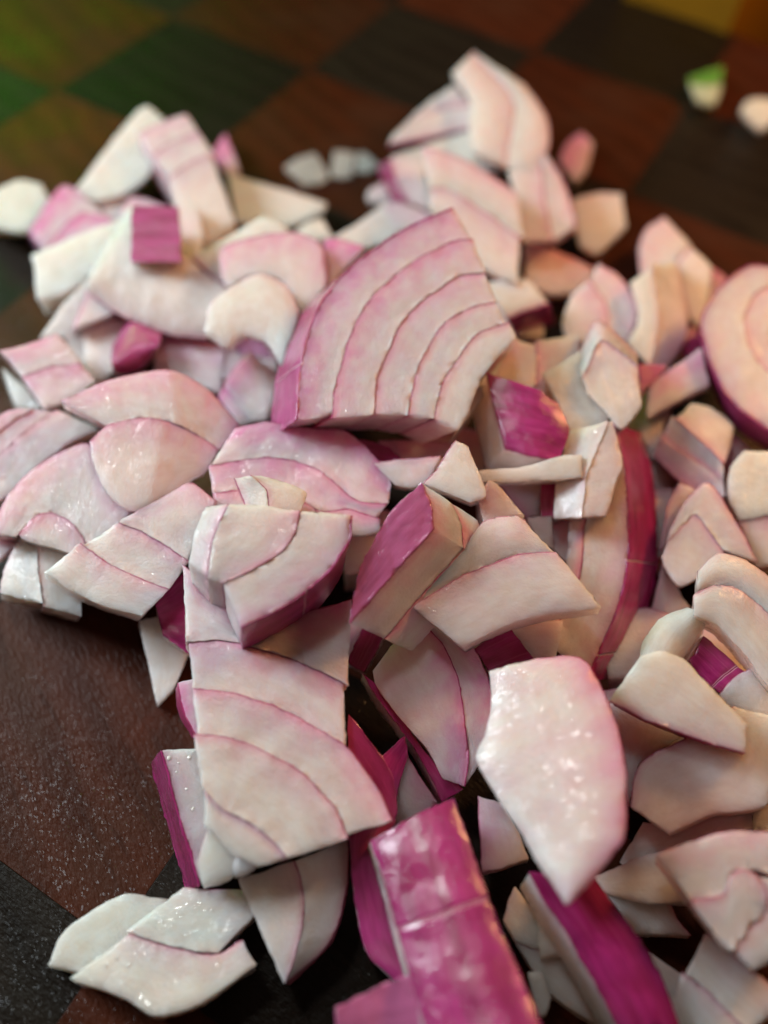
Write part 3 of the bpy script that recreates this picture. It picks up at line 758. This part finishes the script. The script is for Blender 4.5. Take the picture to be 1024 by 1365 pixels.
# bottom
P('glossy leaf-shaped layer with a bright wet sheen and a downward point', 'X', [[(715,877),(778,878),(810,936),(828,990),(835,1045),(831,1117),(795,1168),(758,1206)], [(652,895),(655,940),(646,980),(634,1010),(662,1062),(690,1105),(724,1160),(752,1205)]], 22, (3.8,-.2), (0,4,4), pk=.5, sk=.95, wet=.8, bulge=.8)
P('tilted wedge with a purple lower edge right of the glossy leaf-shaped layer', 'I', [[(393,696),(520,766),(690,832),(830,880),(932,908)], [(520,518),(600,496),(700,540),(800,650),(940,790)]], 21, (1.4,-3.8), (0,6,5), pk=.15, sk=.95)
P('smooth yellow-cream nub above the tilted wedge', 'c', [[(288,600),(318,480),(420,350),(562,294)], [(420,600),(480,500),(560,420),(620,320)], [(545,585),(605,500),(665,400),(668,350)]], 17, (1.4,-3.8), (0,8,5), mode='outer', skin=.05, pk=.03, sk=.05, bulge=1.2)
P('small magenta square with a pale score line under the broad curved ring', 'c', [[(657,460),(765,555),(900,675)], [(618,530),(720,640),(815,730)], [(576,602),(670,725),(742,790)]], 15, (1.4,-3.8), (-10,6,5), mode='outer', skin=1, score=(.78,), pale=.0, wet=.4)
P('broad curved ring of two pale layers at the right edge', 'c', [[(630,80),(740,-8),(880,20),(1080,160)], [(622,215),(740,167),(880,205),(1080,380)], [(617,352),(720,388),(850,520),(1040,760)]], 20, (1.4,-3.8), (-6,14,6), pk=.16, sk=.45, wet=.6, bulge=.4)
P('frosted white piece under the broad curved ring', 'c', [[(745,792),(850,680),(960,640),(1080,660)], [(808,858),(900,882),(1000,908),(1080,930)]], 15, (1.4,-3.6), (0,6,5), pk=.12, sk=.6, wet=1)
P('broad flesh-pink slab with a purple corner below the tilted wedge', 'I', [[(477,1114),(510,950),(690,846),(890,720)], [(632,1225),(800,1148),(1022,1106),(1120,780)]], 16, (1.3,-3.2), (0,10,6), pk=.22, sk=.95)
P('amber slab behind the purple corner of the broad flesh-pink slab', 'I', [[(390,700),(430,900),(470,1110)], [(700,830),(580,900),(510,950)]], 13, (1.3,-3.6), (0,6,4), pk=.25)
P('mauve shaded slab beneath the broad flesh-pink slab', 'L', [[(620,280),(760,280),(975,215)], [(545,410),(690,392),(975,320)]], 10, (1.3,-3.4), (0,8,5), pk=.25, sk=.3)
P('white end of a slab at the right edge above the cream double-ring slab', 'L', [[(978,235),(1010,210),(1060,195)], [(975,310),(1010,310),(1060,310)]], 11, (1.3,-3.4), (0,8,5), pk=.15, sk=.8)
P('amber-shaded wedge right of the glossy leaf tip', 'L', [[(465,458),(580,402),(700,370)], [(500,508),(640,537),(790,540)]], 10, (1.3,-3.4), (0,6,4), pk=.10, sk=.2)
P('cream chip with a purple end in the shaded lower gap', 'L', [[(710,540),(735,590),(775,645)], [(500,510),(545,560),(590,636)]], 6, (1.2,-3.2), (0,6,4), pk=.1, sk=.9)
P('cream double-ring slab with a looping purple line at the lower right', 'h', None, 19, (1.3,-3.0), (-4,12,6), bands=[
   ([(253,270),(450,210),(620,146),(760,128),(1080,140)], [(470,566),(672,530),(722,420),(800,377),(1080,420)]),
   ([(470,566),(672,530),(722,420),(800,377),(888,418),(946,530),(940,640)], [(610,770),(670,850),(735,895),(790,820),(835,758),(880,710),(938,645)]),
   ([(890,418),(946,530),(938,640),(835,758),(735,893)], [(1080,430),(1090,640),(1080,860),(980,960),(855,1015)])], pk=.30, sk=.7, wet=.25)
P('two-layered white slab at the lower right corner of the heap', 'h', [[(545,783),(650,820),(850,1010),(1080,1210)], [(418,1040),(500,1090),(640,1220),(820,1400)], [(345,1250),(380,1340),(430,1420),(520,1500)]], 12, (1,-2.4), (-3,12,6), pk=.18, sk=.75, wet=.3)
P('grey-white chip behind the magenta strip at the lower right', 'h', [[(195,903),(280,960),(405,1048)], [(260,1070),(310,1170),(350,1260)]], 7, (1,-2.8), (0,6,4), pk=.06, sk=.15)
P('long magenta-skinned strip pointing out from under the glossy leaf tip', 'n', [[(600,272),(700,420),(850,620),(965,830),(1050,1060)], [(430,250),(500,370),(670,620),(795,850),(885,1060)], [(260,250),(300,330),(480,620),(620,860),(730,1070)]], 14, (1.2,-2.8), (-20,14,5), mode='outer', skin=1, pk=.25, bulge=.6, wet=.6, pale=.0)
P('shaded tan chip left of the long magenta-skinned strip', 'n', [[(122,505),(150,400),(185,318)], [(180,600),(290,645),(420,670)]], 8, (1.2,-3), (0,6,4), pk=.15, sk=.3)
P('shaded brown slab beneath the tan chip', 'n', [[(170,590),(300,648),(420,672)], [(330,850),(480,970),(650,1070)]], 6, (1,-2.6), (0,6,4), pk=.12, sk=.8)
P('torn tan scrap beside the glossy magenta bar', 'n', [[(245,770),(280,765),(320,775)], [(300,1000),(345,1000),(375,910)]], 7, (1,-2.8), (0,5,3), pk=.10, sk=.2)
P('sparkling mauve chip between the glossy magenta bar and the leaf-shaped layer', 'n', [[(-10,-150),(0,60),(10,250)], [(110,-120),(190,20),(255,180)]], 10, (1.3,-3.6), (0,6,4), pk=.45, sk=.7, wet=.8)
P('dark purple skinned piece behind the glossy magenta bar', 'K', [[(648,520),(665,720),(705,900),(795,990)], [(800,475),(760,560),(790,760),(870,990)]], 10, (1.2,-3), (0,8,5), mode='outer', skin=1, pale=.1, bulge=.5)
P('glossy magenta bar with white glare and a pale score line', 'X', [[(604,1064),(625,1120),(652,1200),(690,1290),(738,1410)], [(550,1090),(575,1160),(600,1250),(628,1320),(665,1420)], [(494,1121),(514,1180),(543,1290),(558,1345),(580,1430)]], 18, (2.7,.6), (-14,6,6), mode='outer', skin=1, pk=.1, pale=.12, bulge=1.0, wet=1, score=(.38,))
P('second magenta-skinned piece against the foot of the glossy bar', 'X', [[(446,1343),(500,1318),(548,1298)], [(448,1372),(512,1360),(570,1350)], [(455,1420),(530,1420),(610,1420)]], 15, (1.2,-2.6), (-2,6,5), mode='outer', skin=1, pk=.2, pale=.6, wet=.5)
P('cream petal with a mauve rim lying in front of the long multi-layered slab', 'K', [[(645,532),(642,690),(590,860),(440,1006)], [(470,600),(500,720),(490,860),(436,1004)], [(285,665),(345,800),(390,900),(432,1002)]], 9, (1.1,-2.8), (4,6,5), pk=.15, sk=.8, ch=[-1.5,0,0])
P('white slab tucked behind the beaded two-layered diamond', 'J', [[(158,1135),(213,1022),(400,907),(545,922)], [(250,1160),(310,1120),(430,1045),(520,1000)]], 5, (.8,-1.4), (0,6,4), pk=.05, sk=.15, wet=.5)
P('two-layered diamond piece beaded with water on the bare board', 'J', None, 7, (1.0,.8), (3,10,6), bands=[
   ([(600,884),(700,892),(800,892),(914,884)], [(413,1030),(520,1069),(620,1091),(712,1097)]),
   ([(413,1033),(520,1072),(620,1095),(712,1099),(788,1050)], [(222,1178),(400,1243),(500,1300),(640,1270),(838,1130)])], pk=.20, sk=.75, wet=.9)
# pieces deep in the heap, seen only through gaps
for lab, x, y, w_, h_, pk_ in (
        ('dim pink cube under the large fanned piece beside the deep red shard', 600, 600, 95, 60, .5),
        ('dim mauve cube in the gap beside the bright pink-skinned cube', 490, 720, 70, 90, .6),
        ('dim pink cube under the folded amber sheet', 690, 690, 110, 80, .4),
        ('dim pale cube under the glinting pale cube', 850, 540, 90, 90, .3),
        ('dim mauve cube in the hollow under the cream curved petal', 330, 470, 80, 70, .6),
        ('dim amber cube beneath the smooth yellow-cream nub', 860, 860, 110, 90, .3),
        ('dim pink cube beneath the broad curved ring', 960, 880, 100, 90, .3),
        ('dim pink cube beneath the folded two-layered petal', 270, 640, 100, 70, .4),
        ('dim amber cube beneath the amber two-layered square', 900, 700, 90, 90, .3),
        ('dim mauve cube beneath the paired half rings', 800, 450, 90, 80, .4),
        ('dim mauve cube beneath the small bright white cap', 420, 640, 120, 70, .6),
        ('dim pink cube beneath the large cream wedge', 620, 790, 130, 70, .4),
        ('dim amber cube beneath the tilted wedge', 850, 960, 110, 80, .3),
        ('dim cream cube beneath the long magenta-skinned strip', 760, 1230, 90, 90, .2),
        ('dim mauve cube beneath the white-topped cube with the magenta side', 680, 420, 90, 60, .4),
        ('dim mauve cube beneath the wet curved wedge', 220, 420, 110, 70, .5),
        ('dim pink cube beneath the frosted pink dome', 110, 640, 120, 80, .4)):
    P(lab, 'X', [[(x - w_ / 2, y - h_ / 2), (x, y - h_ * .55), (x + w_ / 2, y - h_ * .4)], [(x - w_ * .45, y + h_ / 2), (x, y + h_ * .45), (x + w_ * .5, y + h_ * .5)]],
      9, (.9, -1), (0, 26, 8.6), pk=pk_)
for lab, x, y, w_, h_, top in (
        ('plain pink cube propping up the head of the long multi-layered slab', 345, 915, 110, 70, 10.5),
        ('plain pink cube propping up the middle of the long multi-layered slab', 355, 1015, 110, 60, 10.5),
        ('plain pink cube propping up the glossy magenta bar', 600, 1180, 60, 60, 10.5),
        ('plain pink cube propping up the large fanned piece', 510, 440, 130, 80, 17.5),
        ('plain pink cube propping up the three-layered pink block', 150, 700, 90, 50, 10),
        ('plain pink cube propping up the glossy leaf-shaped layer', 745, 980, 100, 80, 15),
        ('plain pink cube propping up the cream double-ring slab', 960, 1160, 80, 60, 11),
        ('plain pink cube propping up the central two-layered block', 360, 715, 90, 50, 16)):
    P(lab, 'X', [[(x - w_ / 2, y - h_ / 2), (x, y - h_ * .52), (x + w_ / 2, y - h_ * .45)], [(x - w_ * .48, y + h_ / 2), (x, y + h_ * .47), (x + w_ * .5, y + h_ * .5)]],
      top, (.9, -.6), (0, 3.2 * top, top - .4 if top < 12 else 9), pk=.35)
# water beads
def water_material():
    m, nt, b = new_mat('water')
    g = G(nt)
    b.inputs['IOR'].default_value = 1.45
    b.inputs['Base Color'].default_value = (.84, .74, .70, 1)
    b.inputs['Coat Weight'].default_value = 1.0
    b.inputs['Coat Roughness'].default_value = .02
    co = g.n('ShaderNodeTexCoord').outputs['Object']
    g.l(g.ramp(g.noise(co, 3000, 1), 0, 1, .01, .04), b.inputs['Roughness'])
    return m
WATER = water_material()
def bead_mesh():
    vs_, fs = [], []
    n, k = 12, 5
    for i in range(k):
        t = math.pi / 2 * (1 - i / k) * 1.0
        z = math.cos(t) * .55
        for q in range(n):
            a = 2 * math.pi * q / n
            vs_.append((math.sin(t) * math.cos(a), math.sin(t) * math.sin(a), z))
    vs_.append((0, 0, .55))
    vs_.append((0, 0, -.15))
    for i in range(k - 1):
        for q in range(n):
            a, b_ = i * n + q, i * n + (q + 1) % n
            fs.append((a, b_, b_ + n, a + n))
    for q in range(n):
        fs.append(((k - 1) * n + q, (k - 1) * n + (q + 1) % n, k * n))
        fs.append(((q + 1) % n, q, k * n + 1))
    me = bpy.data.meshes.new('water_bead')
    me.from_pydata(vs_, [], fs)
    me.polygons.foreach_set('use_smooth', [True] * len(fs))
    me.materials.append(WATER)
    return me
BEAD = bead_mesh()
for host, lab, reg, pts in (
        ('two-layered diamond piece beaded with water on the bare board', 'clear water bead on the two-layered diamond piece', 'J',
         [(590,970),(560,1045),(800,940),(620,1030),(530,995),(640,920),(345,1140),(420,1140),(380,1115),(570,1140),(740,1010),(690,960),(455,1170),(510,1135)]),
        ('white slab with a magenta side and water beads left of the long multi-layered slab', 'clear water bead on the white slab with the magenta side', 'K',
         [(95,285),(120,335),(88,315),(140,435),(62,270),(128,268),(120,370)])):
    for q, (x, y) in enumerate(pts):
        (px, py), = conv(reg, [(x, y)])
        o = bpy.data.objects.new('water_bead', BEAD)
        COL.objects.link(o)
        o.location = at(px, py, PLANE[host](px, py) - .05)
        r_ = RNG.uniform(.14, .30) * MM
        o.scale = (r_, r_ * RNG.uniform(.8, 1.2), r_)
        tag(o, lab, 'water bead', lab.replace('clear water bead', 'water beads'))
# far bits
P('green-tipped scrap on the far side of the board', 'i', [[(592,432),(650,410),(762,373)], [(600,470),(680,480),(750,470)], [(640,570),(680,585),(712,582)]], 4, (1.2,-3.6), (0,6,3), pk=0, sk=0, gr=(.95, .42), name='green_scrap', group=None, cat='vegetable scrap', ch=[0,0,0])
P('small white cube near the green scrap on the far side of the board', 'i', [[(870,620),(920,555),(1070,556)], [(970,728),(1020,710),(1080,640)]], 4, (1.2,-3.6), (0,8,4), pk=.03, sk=.05)

# ------------------------------------------------------------------ beyond the board
def plain(name, c, rough, bumpscale=0, spec=.5):
    m, nt, b = new_mat(name)
    g = G(nt)
    co = g.n('ShaderNodeTexCoord').outputs['Object']
    n = g.noise(co, 40, 4)
    g.l(g.mix(n, (c[0] * .75, c[1] * .75, c[2] * .75, 1), (min(1, c[0] * 1.2), min(1, c[1] * 1.2), min(1, c[2] * 1.2), 1)), b.inputs['Base Color'])
    b.inputs['Roughness'].default_value = rough
    b.inputs['Specular IOR Level'].default_value = spec
    return m
me = bpy.data.meshes.new('countertop')
s = 1.5
me.from_pydata([(-s, -s, -.030), (s, -s, -.030), (s, s, -.030), (-s, s, -.030)], [], [(0, 1, 2, 3)])
o = link('countertop', me, None, plain('black_counter', (.012, .009, .007), .5))
o['kind'] = 'structure'
e1, e2 = at(835, -2, 0), at(972, 56, 0)
ob = link('wooden_box', block_mesh('wooden_box', .034, .06, .052, .0015), None, plain('ochre_wood', (.30, .135, .006), .8, spec=.1))
ob.rotation_euler = (0, 0, math.atan2((e2 - e1).y, (e2 - e1).x))
ob.scale = ((e2 - e1).length / .034, 1, 1)
ob.location = e1 + Vector((0, .004, .022))
ob.name = 'wooden_box'
tag(ob, 'ochre yellow wooden box standing beyond the far edge of the cutting board', 'box')
